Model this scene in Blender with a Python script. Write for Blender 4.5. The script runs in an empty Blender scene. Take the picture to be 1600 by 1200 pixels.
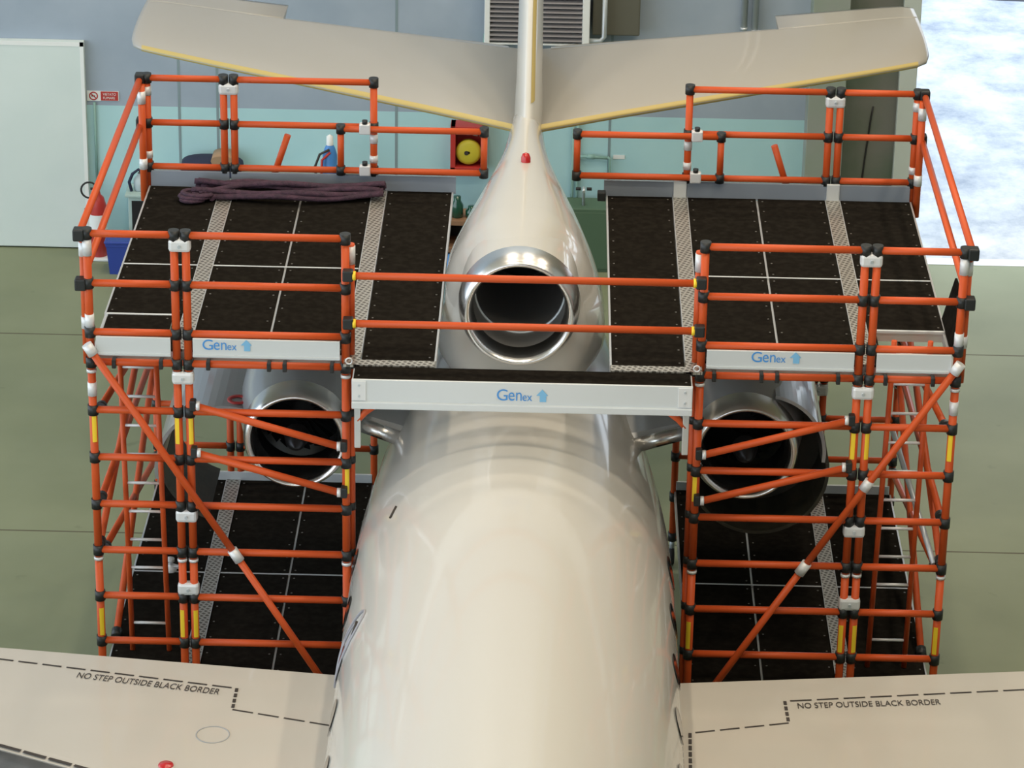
import bpy, bmesh, math, random
from mathutils import Vector, Matrix
random.seed(4)
SC = bpy.context.scene
COL = SC.collection
PI = math.pi

# ------------------------------------------------------------------ materials
def mat(name, col, rough=.5, metal=0., coat=0., noise=None, bump=None, spec=.5, emit=None, coord='Object'):
    m = bpy.data.materials.new(name); m.use_nodes = True
    nt = m.node_tree; b = nt.nodes['Principled BSDF']
    b.inputs['Base Color'].default_value = (*col, 1)
    b.inputs['Roughness'].default_value = rough
    b.inputs['Metallic'].default_value = metal
    b.inputs['Coat Weight'].default_value = coat
    b.inputs['Coat Roughness'].default_value = .06
    b.inputs['Specular IOR Level'].default_value = spec
    if noise or bump:
        tc = nt.nodes.new('ShaderNodeTexCoord')
    if noise:                                   # (scale, colour2, low, high)
        sc, c2, lo, hi = noise
        n = nt.nodes.new('ShaderNodeTexNoise'); n.inputs['Scale'].default_value = sc; n.inputs['Detail'].default_value = 6
        nt.links.new(tc.outputs[coord], n.inputs['Vector'])
        r = nt.nodes.new('ShaderNodeValToRGB')
        r.color_ramp.elements[0].position = lo; r.color_ramp.elements[0].color = (*col, 1)
        r.color_ramp.elements[1].position = hi; r.color_ramp.elements[1].color = (*c2, 1)
        nt.links.new(n.outputs['Fac'], r.inputs['Fac']); nt.links.new(r.outputs['Color'], b.inputs['Base Color'])
    if bump:                                    # (scale, strength)
        n = nt.nodes.new('ShaderNodeTexNoise'); n.inputs['Scale'].default_value = bump[0]
        nt.links.new(tc.outputs[coord], n.inputs['Vector'])
        bp = nt.nodes.new('ShaderNodeBump'); bp.inputs['Strength'].default_value = bump[1]; bp.inputs['Distance'].default_value = .02
        nt.links.new(n.outputs['Fac'], bp.inputs['Height']); nt.links.new(bp.outputs['Normal'], b.inputs['Normal'])
    if emit:
        b.inputs['Emission Color'].default_value = (*emit[0], 1); b.inputs['Emission Strength'].default_value = emit[1]
    return m

def tread_mat():
    """chequer plate: rows of small raised bars, alternate rows leaning the other way"""
    m = mat('tread_plate', (.30, .29, .27), .38, .7)
    nt = m.node_tree; b = nt.nodes['Principled BSDF']
    tc = nt.nodes.new('ShaderNodeTexCoord')
    mp = nt.nodes.new('ShaderNodeMapping'); mp.inputs['Rotation'].default_value = (0, 0, math.radians(45))
    nt.links.new(tc.outputs['Object'], mp.inputs['Vector'])
    br = nt.nodes.new('ShaderNodeTexBrick'); br.inputs['Scale'].default_value = 10
    br.inputs['Color1'].default_value = (.125, .115, .095, 1); br.inputs['Color2'].default_value = (.17, .155, .13, 1)
    br.inputs['Mortar'].default_value = (.50, .48, .43, 1); br.inputs['Mortar Size'].default_value = .1
    br.inputs['Brick Width'].default_value = .55; br.inputs['Row Height'].default_value = .5
    nt.links.new(mp.outputs['Vector'], br.inputs['Vector']); nt.links.new(br.outputs['Color'], b.inputs['Base Color'])
    bp = nt.nodes.new('ShaderNodeBump'); bp.inputs['Strength'].default_value = .4; bp.inputs['Distance'].default_value = .004
    nt.links.new(br.outputs['Fac'], bp.inputs['Height']); nt.links.new(bp.outputs['Normal'], b.inputs['Normal'])
    return m

M = dict(
    orange=mat('orange_fibreglass', (.55, .082, .017), .42, spec=.3),
    black=mat('black_connector', (.012, .014, .014), .45),
    silver=mat('silver_coupler', (.70, .71, .71), .42, .25),
    alu=mat('aluminium', (.60, .61, .61), .34, .6, bump=(9, .03)),
    toe=mat('toe_board_aluminium', (.62, .65, .655), .42, .25),
    toeback=mat('toe_board_grey', (.27, .31, .36), .5, .3),
    deck=mat('dark_plywood', (.0115, .0100, .0082), .6, noise=(14, (.0175, .0155, .0125), .4, .7), spec=0.),
    rivet=mat('rivet', (.16, .15, .13), .4, .6),
    tread=tread_mat(),
    yellow=mat('yellow_sticker', (.85, .60, .03), .45),
    logoblue=mat('logo_blue', (.055, .26, .62), .5),
    logopale=mat('logo_pale_blue', (.18, .43, .66), .5),
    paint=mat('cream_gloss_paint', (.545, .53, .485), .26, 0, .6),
    wingshade=mat('cream_paint_wing_shaded', (.46, .435, .385), .30, 0, .4),  # fuselage cream darkened: weaker light on the wings put into the colour
    stabshade=mat('cream_paint_stabiliser_shaded', (.365, .35, .315), .36, 0, .3),  # cream darkened to hold the shade where the lamps do not reach the tail
    finpaint=mat('white_fin_paint', (.58, .57, .52), .28, 0, .5),
    letape=mat('yellow_leading_edge', (.47, .37, .13), .5),
    chrome=mat('polished_lip', (.82, .81, .79), .24, 1.),
    nacelle=mat('grey_nacelle_paint', (.36, .375, .385), .28, .25, .5),
    ductin=mat('duct_inside', (.30, .30, .29), .38, .5),
    fan=mat('fan_blades', (.035, .036, .04), .35, .8),
    dark=mat('dark_void', (.006, .006, .006), .8),
    cowlin=mat('cowl_inside', (.030, .030, .022), .5, .1, noise=(6, (.055, .05, .033), .35, .7)),
    cowlout=mat('cowl_outside', (.36, .37, .375), .28, .3, .6),
    mark=mat('black_marking', (.028, .022, .018), .6),
    slat=mat('bare_metal_slat', (.10, .11, .115), .45, .5, noise=(3, (.15, .155, .16), .4, .65)),
    glass=mat('dark_cabin_window', (.02, .022, .025), .12, 0, .6),
    emblem=mat('grey_emblem', (.27, .27, .30), .4),
    red=mat('red_paint', (.42, .030, .025), .4),
    redlens=mat('red_lens', (.45, .012, .012), .2, 0, .5),
    purple=mat('purple_webbing', (.030, .014, .026), .85, noise=(18, (.062, .026, .046), .35, .65), bump=(60, .5)),
    hoseyellow=mat('yellow_hose', (.52, .44, .03), .5),
    blue=mat('blue_plastic', (.025, .055, .30), .4),
    gasblue=mat('blue_cylinder', (.06, .22, .55), .35),
    white=mat('white_plastic', (.74, .77, .76), .5),
    whitedoor=mat('white_door_paint', (.60, .685, .665), .5, noise=(1.2, (.625, .705, .685), .4, .6)),
    teal=mat('teal_dado_paint', (.30, .48, .47), .5),
    tealpipe=mat('teal_pipe_paint', (.22, .38, .35), .45),
    green=mat('dark_green_paint', (.07, .125, .075), .5),
    bottle=mat('green_bottle', (.006, .06, .035), .2, 0, .5),
    wood=mat('workbench_wood', (.20, .105, .055), .6, noise=(7, (.27, .15, .08), .35, .7)),
    steel=mat('galvanised_steel', (.52, .57, .60), .35, .45),
    navy=mat('navy_cloth', (.015, .02, .05), .8),
    tan=mat('tan_leather', (.33, .21, .12), .6),
    rubber=mat('black_rubber', (.015, .015, .015), .7),
    slats=mat('louvre_grey', (.33, .32, .33), .45, .2),
    louvre_dark=mat('louvre_inside', (.03, .03, .03), .7),
    ductgrey=mat('olive_grey_box', (.11, .11, .085), .55),
    doorleaf=mat('translucent_door_leaf', (.10, .135, .10), .35, noise=(.9, (.165, .17, .155), .4, .62)),
    doorframe=mat('white_door_frame', (.50, .56, .53), .4),
)

def wall_mat():
    m = mat('painted_concrete', (.30, .36, .43), .75)
    nt = m.node_tree; b = nt.nodes['Principled BSDF']
    tc = nt.nodes.new('ShaderNodeTexCoord'); sep = nt.nodes.new('ShaderNodeSeparateXYZ')
    nt.links.new(tc.outputs['Object'], sep.inputs[0])
    gt = nt.nodes.new('ShaderNodeMath'); gt.operation = 'GREATER_THAN'; gt.inputs[1].default_value = 2.09
    nt.links.new(sep.outputs['Z'], gt.inputs[0])
    n = nt.nodes.new('ShaderNodeTexNoise'); n.inputs['Scale'].default_value = 1.3; n.inputs['Detail'].default_value = 7
    nt.links.new(tc.outputs['Object'], n.inputs['Vector'])
    def ramp(c1, c2):
        r = nt.nodes.new('ShaderNodeValToRGB'); r.color_ramp.elements[0].position = .35; r.color_ramp.elements[1].position = .7
        r.color_ramp.elements[0].color = (*c1, 1); r.color_ramp.elements[1].color = (*c2, 1)
        nt.links.new(n.outputs['Fac'], r.inputs['Fac']); return r
    r1 = ramp((.37, .60, .64), (.41, .64, .665)); r2 = ramp((.285, .350, .425), (.335, .40, .475))
    mx = nt.nodes.new('ShaderNodeMix'); mx.data_type = 'RGBA'
    nt.links.new(gt.outputs[0], mx.inputs[0]); nt.links.new(r1.outputs['Color'], mx.inputs[6]); nt.links.new(r2.outputs['Color'], mx.inputs[7])
    nt.links.new(mx.outputs[2], b.inputs['Base Color'])
    return m

def floor_mat():
    m = mat('green_epoxy_floor', (.20, .225, .125), .55, spec=.25)
    nt = m.node_tree; b = nt.nodes['Principled BSDF']
    tc = nt.nodes.new('ShaderNodeTexCoord')
    n = nt.nodes.new('ShaderNodeTexNoise'); n.inputs['Scale'].default_value = .7; n.inputs['Detail'].default_value = 8
    nt.links.new(tc.outputs['Object'], n.inputs['Vector'])
    r = nt.nodes.new('ShaderNodeValToRGB'); r.color_ramp.elements[0].position = .3; r.color_ramp.elements[1].position = .7
    r.color_ramp.elements[0].color = (.190, .216, .130, 1); r.color_ramp.elements[1].color = (.225, .252, .158, 1)
    nt.links.new(n.outputs['Fac'], r.inputs['Fac'])
    n2 = nt.nodes.new('ShaderNodeTexNoise'); n2.inputs['Scale'].default_value = 2.6; n2.inputs['Detail'].default_value = 3
    nt.links.new(tc.outputs['Object'], n2.inputs['Vector'])
    r2 = nt.nodes.new('ShaderNodeValToRGB'); r2.color_ramp.elements[0].position = .70; r2.color_ramp.elements[1].position = .76
    r2.color_ramp.elements[0].color = (0, 0, 0, 1); r2.color_ramp.elements[1].color = (.35, .35, .35, 1)
    nt.links.new(n2.outputs['Fac'], r2.inputs['Fac'])
    mx = nt.nodes.new('ShaderNodeMix'); mx.data_type = 'RGBA'
    nt.links.new(r2.outputs['Color'], mx.inputs[0]); nt.links.new(r.outputs['Color'], mx.inputs[6])
    mx.inputs[7].default_value = (.11, .12, .07, 1)
    nt.links.new(mx.outputs[2], b.inputs['Base Color'])
    return m

def apron_mat():
    m = mat('wet_apron_concrete', (.5, .5, .5), .75)
    nt = m.node_tree; b = nt.nodes['Principled BSDF']
    tc = nt.nodes.new('ShaderNodeTexCoord')
    mp = nt.nodes.new('ShaderNodeMapping'); mp.inputs['Scale'].default_value = (1., .8, 1.)
    nt.links.new(tc.outputs['Object'], mp.inputs['Vector'])
    n = nt.nodes.new('ShaderNodeTexNoise'); n.inputs['Scale'].default_value = .8; n.inputs['Detail'].default_value = 10; n.inputs['Roughness'].default_value = .7
    nt.links.new(mp.outputs['Vector'], n.inputs['Vector'])
    r = nt.nodes.new('ShaderNodeValToRGB'); r.color_ramp.elements[0].position = .34; r.color_ramp.elements[1].position = .62
    r.color_ramp.elements[0].color = (.25, .29, .35, 1); r.color_ramp.elements[1].color = (.60, .62, .64, 1)
    nt.links.new(n.outputs['Fac'], r.inputs['Fac']); nt.links.new(r.outputs['Color'], b.inputs['Base Color'])
    return m

# ------------------------------------------------------------------ mesh helpers
def frame_of(d):
    d = d.normalized()
    a = Vector((0, 0, 1)) if abs(d.z) < .9 else Vector((1, 0, 0))
    u = d.cross(a).normalized(); v = d.cross(u).normalized()
    return u, v

class MB:
    """collects shapes in world coordinates, then links them as one mesh object"""
    def __init__(s): s.v = []; s.f = []; s.smooth = []; s.mi = []; s.cur = 0
    def face(s, idx, sm=False): s.f.append(idx); s.smooth.append(sm); s.mi.append(s.cur)
    def tube(s, p, q, r, n=12, r2=None, caps=True):
        p, q = Vector(p), Vector(q); u, v = frame_of(q - p); b = len(s.v); r2 = r if r2 is None else r2
        for c, rr in ((p, r), (q, r2)):
            for i in range(n):
                a = 2 * PI * i / n; s.v.append(c + u * math.cos(a) * rr + v * math.sin(a) * rr)
        for i in range(n):
            j = (i + 1) % n; s.face((b + i, b + n + i, b + n + j, b + j), True)
        if caps:
            s.face(tuple(b + i for i in range(n))); s.face(tuple(b + n + i for i in reversed(range(n))))
        return s
    def path(s, pts, r, n=10, flat=None):
        pts = [Vector(p) for p in pts]; b = len(s.v); prev = None
        for k, p in enumerate(pts):
            d = (pts[min(k + 1, len(pts) - 1)] - pts[max(k - 1, 0)]).normalized()
            if prev is None: u, v = frame_of(d)
            else:
                u = (prev - d * prev.dot(d)).normalized(); v = d.cross(u)
            prev = u
            for i in range(n):
                a = 2 * PI * i / n
                off = u * math.cos(a) * r + v * math.sin(a) * r
                if flat: off.z *= flat
                s.v.append(p + off)
        for k in range(len(pts) - 1):
            for i in range(n):
                j = (i + 1) % n
                s.face((b + k * n + i, b + (k + 1) * n + i, b + (k + 1) * n + j, b + k * n + j), True)
        s.face(tuple(b + i for i in range(n))); m = b + (len(pts) - 1) * n
        s.face(tuple(m + i for i in reversed(range(n)))); return s
    def box(s, lo, hi, bev=0.):
        lo, hi = [min(a, b) for a, b in zip(lo, hi)], [max(a, b) for a, b in zip(lo, hi)]
        bm = bmesh.new(); bmesh.ops.create_cube(bm, size=1)
        for w in bm.verts: w.co = Vector([(lo[i] + hi[i]) / 2 + w.co[i] * (hi[i] - lo[i]) for i in range(3)])
        if bev: bmesh.ops.bevel(bm, geom=list(bm.edges), offset=bev, segments=2, affect='EDGES', profile=.5)
        return s.add(bm)
    def add(s, bm, sm=False):
        b = len(s.v); bm.verts.index_update()
        s.v += [w.co.copy() for w in bm.verts]
        for f in bm.faces: s.face(tuple(b + w.index for w in f.verts), sm)
        bm.free(); return s
    def rev(s, c, axis, prof, n=40, sm=True, a0=0., a1=2 * PI, ref=None):
        """profile of (along, radius) turned about an axis through c"""
        c = Vector(c); d = Vector(axis).normalized(); u, v = frame_of(d)
        if ref is not None: u = Vector(ref); v = d.cross(u)
        full = abs(a1 - a0 - 2 * PI) < 1e-6; m = n if full else n + 1; b = len(s.v)
        for (t, r) in prof:
            for i in range(m):
                a = a0 + (a1 - a0) * i / n; s.v.append(c + d * t + (u * math.cos(a) + v * math.sin(a)) * r)
        for k in range(len(prof) - 1):
            for i in range(n):
                j = (i + 1) % m
                s.face((b + k * m + i, b + k * m + j, b + (k + 1) * m + j, b + (k + 1) * m + i), sm)
        return s
    def loft(s, rings, caps=True, sm=True, closed=True):
        b = len(s.v); n = len(rings[0])
        for r in rings: s.v += [Vector(p) for p in r]
        for k in range(len(rings) - 1):
            for i in range(n if closed else n - 1):
                j = (i + 1) % n; s.face((b + k * n + i, b + k * n + j, b + (k + 1) * n + j, b + (k + 1) * n + i), sm)
        if caps:
            s.face(tuple(b + i for i in reversed(range(n)))); m = b + (len(rings) - 1) * n; s.face(tuple(m + i for i in range(n)))
        return s
    def prism(s, poly, d):
        """flat polygon (list of 3D points) extruded by vector d"""
        d = Vector(d); b = len(s.v); n = len(poly)
        s.v += [Vector(p) for p in poly] + [Vector(p) + d for p in poly]
        s.face(tuple(range(b, b + n))); s.face(tuple(reversed(range(b + n, b + 2 * n))))
        for i in range(n):
            j = (i + 1) % n; s.face((b + j, b + i, b + n + i, b + n + j))
        return s
    def build(s, name, mats, parent=None, root=None, fixn=True, subsurf=0):
        me = bpy.data.meshes.new(name)
        off = Vector(root) if root is not None else Vector((0, 0, 0))
        me.from_pydata([tuple(Vector(p) - off) for p in s.v], [], s.f)
        for m in (mats if isinstance(mats, (list, tuple)) else [mats]): me.materials.append(m)
        for p, sm, mi in zip(me.polygons, s.smooth, s.mi): p.use_smooth = sm; p.material_index = mi
        if fixn:
            bm = bmesh.new(); bm.from_mesh(me); bmesh.ops.remove_doubles(bm, verts=bm.verts, dist=1e-5)
            bmesh.ops.recalc_face_normals(bm, faces=bm.faces); bm.to_mesh(me); bm.free()
        o = bpy.data.objects.new(name, me); COL.objects.link(o)
        if parent: o.parent = parent
        elif root is not None: o.location = off
        if subsurf:
            k = o.modifiers.new('sub', 'SUBSURF'); k.levels = k.render_levels = subsurf
        return o

class Thing:
    def __init__(s, name, label, cat, loc, group=None):
        s.loc = Vector(loc); s.o = bpy.data.objects.new(name, None); COL.objects.link(s.o); s.o.location = s.loc
        s.o.empty_display_size = .2
        tag(s.o, label, cat, group)
    def part(s, name, mb, m, parent=None, label=None, **k):
        o = mb.build(name, m, parent or s.o, s.loc, **k)
        if label: o['label'] = label
        return o
def tag(o, label, cat, group=None):
    o['label'] = label; o['category'] = cat
    if group: o['group'] = group
    return o
def solo(name, mb, m, label, cat, loc, group=None, **k):
    return tag(mb.build(name, m, None, Vector(loc), **k), label, cat, group)
def struct(name, mb, m, **k):
    o = mb.build(name, m, None, None, **k); o['kind'] = 'structure'; return o

def text_mb(body, origin, ux, uz, width, height, depth=.003):
    """lettering as a mesh: origin = lower left, ux = reading direction, uz = up direction"""
    cu = bpy.data.curves.new('lettering_curve', 'FONT'); cu.body = body; cu.size = 1; cu.extrude = 0
    o = bpy.data.objects.new('lettering_tmp', cu); COL.objects.link(o)
    dg = bpy.context.evaluated_depsgraph_get(); dg.update()
    me = bpy.data.meshes.new_from_object(o.evaluated_get(dg))
    xs = [v.co.x for v in me.vertices]; ys = [v.co.y for v in me.vertices]
    x0, x1, y0, y1 = min(xs), max(xs), min(0, min(ys)), max(ys)
    ux, uz = Vector(ux).normalized(), Vector(uz).normalized(); nn = ux.cross(uz)
    mb = MB(); b = 0; og = Vector(origin)
    mb.v = [og + ux * ((v.co.x - x0) / (x1 - x0) * width) + uz * ((v.co.y - y0) / (y1 - y0) * height) + nn * depth for v in me.vertices]
    for p in me.polygons: mb.face(tuple(p.vertices))
    bpy.data.objects.remove(o); bpy.data.meshes.remove(me); bpy.data.curves.remove(cu)
    return mb

# ------------------------------------------------------------------ camera
cam = bpy.data.cameras.new('camera'); cam_o = bpy.data.objects.new('camera', cam); COL.objects.link(cam_o)
cam.sensor_width = 36.; cam.sensor_fit = 'HORIZONTAL'; cam.lens = 36. * 5086.58 / 1600.; cam.clip_end = 400; cam.clip_start = .5
pitch, yaw, roll = .4116, -.0117, .0178
fw = Vector((math.sin(yaw) * math.cos(pitch), math.cos(yaw) * math.cos(pitch), -math.sin(pitch)))
rt = Vector((math.cos(yaw), -math.sin(yaw), 0)); up = rt.cross(fw)
rt2 = rt * math.cos(roll) + up * math.sin(roll); up2 = -rt * math.sin(roll) + up * math.cos(roll)
R = Matrix((rt2, up2, -fw)).transposed().to_4x4(); R.translation = Vector((.2318, -28.48, 16.647))
cam_o.matrix_world = R
SC.camera = cam_o

# ------------------------------------------------------------------ setting
WY = 14.17
struct('floor', MB().box((-24, -46, -.3), (16, WY + .25, 0)), floor_mat())
mb = MB()
for (xa, xb, ya, yb) in ((-24, 4.2, 10.95, 10.95), (4.2, 16, 10.95, 10.95), (-24, 16, 5.12, 5.12), (-24, 16, -.6, -.6)):
    mb.box((xa, ya - .012, .0), (xb, yb + .012, .0015))
struct('trim_1', mb, mat('floor_joint', (.085, .075, .045), .7))
struct('wall_back', MB().box((-24, WY, 0), (5.18, WY + .3, 20)), wall_mat())
struct('wall_lintel', MB().box((5.18, WY, 5.5), (16, WY + .3, 20)), M['ductgrey'])
struct('back_right_light_blocker', MB().box((8.6, WY, 0), (16, WY + .3, 5.5)), M['ductgrey'])  # unseen panel, added to narrow the opening and cut its reflection on the fuselage
struct('right_light_blocker', MB().box((16, -46, 0), (16.3, WY + .3, 20)), mat('right_blocker_grey', (.25, .29, .29), .8))  # unseen side wall, added so that less light comes from the right
struct('front_light_blocker', MB().box((-2, -46.3, 0), (16.3, -46, 20)), mat('front_blocker_grey', (.25, .27, .27), .8))  # unseen wall, added to block front light and darken the right side
struct('ceiling', MB().box((-24, -46, 20), (16.3, WY + .3, 20.3)), mat('ceiling_sheet', (.55, .50, .42), .8))
mb = MB()
for x in (-4.93, -4.40, -1.93, 1.02):
    mb.box((x - .018, WY - .004, 0), (x + .018, WY, 6))
struct('trim_2', mb, mat('wall_joint', (.20, .27, .29), .7))
struct('wall_pillar', MB().box((3.70, WY - .45, 0), (4.20, WY, 20), .01), mat('pillar_paint', (.25, .30, .25), .65, noise=(1.1, (.29, .31, .29), .4, .65)))
# white sheet door at the far left, sliding door leaf and white post at the opening
d1 = struct('door_1', MB().box((-13, WY - .12, .02), (-6.21, WY, 3.03), .01), M['whitedoor'])
o = MB().box((-6.26, WY - .125, .02), (-6.21, WY - .12, 3.03)).box((-13, WY - .125, 2.97), (-6.21, WY - .12, 3.03)).build('door_edge', M['white'], d1)
d2 = struct('door_2', MB().box((4.22, WY - .10, .02), (4.94, WY, 6)), M['doorleaf'])
o = MB().path([(4.62, WY - .12, 2.35), (4.60, WY - .12, 2.2), (4.55, WY - .115, 1.6), (4.50, WY - .115, .9), (4.49, WY - .115, .2)], .012, 8).build('door_cable', M['rubber'], d2)
struct('trim_3', MB().box((4.94, WY - .22, 0), (5.18, WY + .3, 6), .01), M['doorframe'])
struct('trim_4', MB().box((5.18, WY + .0, -.05), (16, WY + .25, .004)), mat('door_sill_steel', (.55, .57, .58), .35, .5))
struct('ground_outside', MB().box((-40, WY + .25, -.3), (60, 70, -.01)), apron_mat())
struct('dark_strip', MB().prism([(7.4, 27.15, -.008), (60, 22.1, -.008), (60, 34, -.008), (7.4, 34, -.008)], (0, 0, .004)), mat('dark_strip_blue', (.02, .025, .04), .8))  # plain dark blue strip across the far ground

# ------------------------------------------------------------------ aircraft
AX = -.06
plane = Thing('jet_aircraft', 'cream white three-engined business jet standing between the orange scaffold towers', 'aircraft', (AX, -3, 0))
A = plane

def ring(y, w, zt, zb, n=56, e=2.0, cx=AX):
    zc, h = (zt + zb) / 2, (zt - zb) / 2; pts = []
    for i in range(n):
        a = 2 * PI * i / n; c, s_ = math.cos(a), math.sin(a)
        pts.append((cx + w * math.copysign(abs(c) ** (2 / e), c), y, zc + h * math.copysign(abs(s_) ** (2 / e), s_)))
    return pts
def interp(tab, y):
    for a, b in zip(tab, tab[1:]):
        if a[0] <= y <= b[0]:
            t = (y - a[0]) / (b[0] - a[0]); t = t * t * (3 - 2 * t) if False else t
            return [a[i] + (b[i] - a[i]) * t for i in range(1, len(a))]
    return tab[0][1:] if y < tab[0][0] else tab[-1][1:]
def smooth_tab(tab, y, h=.6):
    ks = [-1, -.5, 0, .5, 1]; r = [interp(tab, y + h * k) for k in ks]
    return [sum(q) / len(ks) for q in zip(*r)]
FUS = [(-20.0, .08, 2.1, 1.95), (-19.4, .55, 2.65, 1.45), (-18.2, 1.0, 3.1, 1.0), (-16.5, 1.38, 3.6, .72), (-14.5, 1.56, 3.76, .63),
       (-.3, 1.565, 3.77, .63), (.6, 1.52, 3.78, .66), (1.2, 1.45, 3.79, .72), (1.7, 1.38, 3.79, .8), (2.6, 1.25, 3.79, 1.0), (3.5, 1.1, 3.78, 1.2),
       (5, .84, 3.75, 1.6), (7, .52, 3.6, 2.15), (9, .26, 3.35, 2.7), (10.2, .1, 3.15, 2.92)]
ys = [-20 + .3 * i for i in range(17)] + [-14.5 + i for i in range(14)] + [-.6 + .3 * i for i in range(37)]
ys = sorted(set(round(y, 2) for y in ys))
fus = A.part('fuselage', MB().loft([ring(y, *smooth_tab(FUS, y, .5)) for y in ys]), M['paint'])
def fus_pt(y, ang):
    """point on the fuselage skin, ang measured from +X upwards"""
    w, zt, zb = smooth_tab(FUS, y, .5); return Vector((AX + (w + .006) * math.cos(ang), y, (zt + zb) / 2 + ((zt - zb) / 2 + .006) * math.sin(ang)))
# cabin windows along both sides
for sgn in (1, -1):
    for k in range(8):
        yc = -.7 - k * .98; pts = []
        for i in range(20):
            a = 2 * PI * i / 20
            th = .25 + .10 * math.copysign(abs(math.sin(a)) ** .8, math.sin(a)); th = th if sgn > 0 else PI - th
            pts.append(fus_pt(yc + .17 * math.copysign(abs(math.cos(a)) ** .8, math.cos(a)), th))
        nrm = Vector((math.cos(.3) * sgn, 0, math.sin(.3)))
        A.part('cabin_window', MB().prism(pts, nrm * .004), M['glass'], fus)
# loops of the emblem on the left flank and two small slots
def skin_path(pts, r):
    return MB().path([fus_pt(y, a) for y, a in pts], r, 6)
for k_, r_ in ((1., .013), (.6, .009)):
    lo = []
    for i in range(33):
        t = 2 * PI * i / 32; lo.append((-2.60 + .17 * k_ * math.cos(t), 2.80 - .26 * k_ * math.sin(t)))
    A.part('emblem_loop', skin_path(lo, r_), M['emblem'], fus, fixn=False)
for (y, a) in ((-.973, 2.37), (-2.638, 2.65)):
    A.part('drain_slot', skin_path([(y - .07, a + .022), (y + .07, a - .022)], .012), M['mark'], fus)

# fairing of the centre engine above the rear fuselage
FAIR = [(.92, .585, 5.22, 4.04), (1.02, .595, 5.225, 3.75), (1.2, .61, 5.24, 3.45), (1.9, .64, 5.25, 3.4), (2.6, .58, 5.24, 3.4), (3.3, .47, 5.22, 3.3), (4.0, .36, 5.20, 3.2), (4.7, .255, 5.18, 3.2),
        (5.4, .21, 5.16, 3.2), (6.5, .18, 5.1, 3.2), (8.6, .12, 4.95, 3.2), (9.6, .05, 4.7, 3.3)]
yy = [.92, .95, .98, 1.02] + [1.12 + .2 * i for i in range(44)]
FLARE = [(.92, 0., 0), (1.02, .12, 0), (1.4, .30, 0), (2.2, .40, 0), (3.0, .58, 0), (3.7, .80, 0), (4.5, .78, 0), (5.4, .35, 0), (6.5, 0., 0), (11, 0., 0)]
def pear(y, ring_):
    fl = smooth_tab(FLARE, y, .3)[0] if y > 1.3 else interp(FLARE, y)[0]; zt = max(p[2] for p in ring_)
    def lim(q): return (max(AX - .745, min(AX + .85, q[0])), q[1], q[2]) if q[2] > 4.22 and y < 4.75 else q
    return [lim(q) for q in ((AX + (p[0] - AX) * (1 + fl * max(0, zt - .15 - p[2]) * (1 if p[2] > 3.8 else max(0, 1 - (3.8 - p[2]) * .8))), p[1], p[2]) for p in ring_)]
fair = A.part('engine_fairing', MB().loft([pear(y, ring(y, *interp(FAIR, y), 64, 2.0 + min(.5, max(0, y - .92) * .5))) for y in yy], caps=False), M['paint'])
def intake(c, R_, rin, depth, nac_r, lipm, inner, name, back=None):
    """polished lip, inner barrel, fan face; returns the lip part"""
    lip = MB().rev(c, (0, 1, 0), [(.30, R_ * 1.0), (.20, R_ * .985), (.10, R_ * .955), (.04, R_ * .91), (.0, (R_ + rin) / 2 - .005), (.015, rin * 1.09), (.06, rin * 1.035), (.14, rin * 1.0), (.26, rin * .985)], 64)
    l = A.part(name, lip, lipm, back)
    return l
c1 = (AX + .005, .70, 4.64)
lip1 = intake(c1, .60, .455, 2, .6, M['chrome'], None, 'intake_lip')
A.part('intake_duct', MB().rev(c1, (0, 1, 0), [(.25, .45), (.5, .445), (.8, .46), (1.5, .44), (2.2, .40)], 48), M['ductin'], lip1, fixn=False)
A.part('duct_ring', MB().rev(c1, (0, 1, 0), [(.62, .455), (.62, .435), (.66, .435), (.66, .455)], 48), M['steel'], lip1, fixn=False)
A.part('duct_end', MB().tube((c1[0], 2.75, c1[2]), (c1[0], 2.8, c1[2]), .47, 32), M['dark'], lip1)
A.part('duct_skin', MB().rev(c1, (0, 1, 0), [(.22, .588), (.5, .60), (.9, .60)], 48), M['paint'], lip1, fixn=False)

# beacon on the spine
be = A.part('beacon', MB().rev((AX + .02, 3.5, 5.19), (0, 0, 1), [(0, .05), (.07, .05), (.11, .035), (.125, .001)], 20), M['redlens'], None, 'small red beacon light')
A.part('beacon_base', MB().tube((AX + .02, 3.5, 5.14), (AX + .02, 3.5, 5.20), .062, 20), M['white'], be)

# wings, fin and stabiliser are airfoils lofted between sections
def airfoil(le, chord, thick, n=14, camber=0., up_=(0, 0, 1), flat_top=False):
    le = Vector(le); U = Vector(up_); top, bot = [], []
    for i in range(n + 1):
        t = (1 - math.cos(PI * i / n)) / 2
        h = thick * 5 * (.2969 * math.sqrt(t) - .126 * t - .3516 * t * t + .2843 * t ** 3 - .1036 * t ** 4)
        top.append(le + Vector((0, chord * t, 0)) + U * (h + camber * math.sin(PI * t)))
        bot.append(le + Vector((0, chord * t, 0)) - U * (h - camber * math.sin(PI * t)))
    return top + bot[-2:0:-1]

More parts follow.
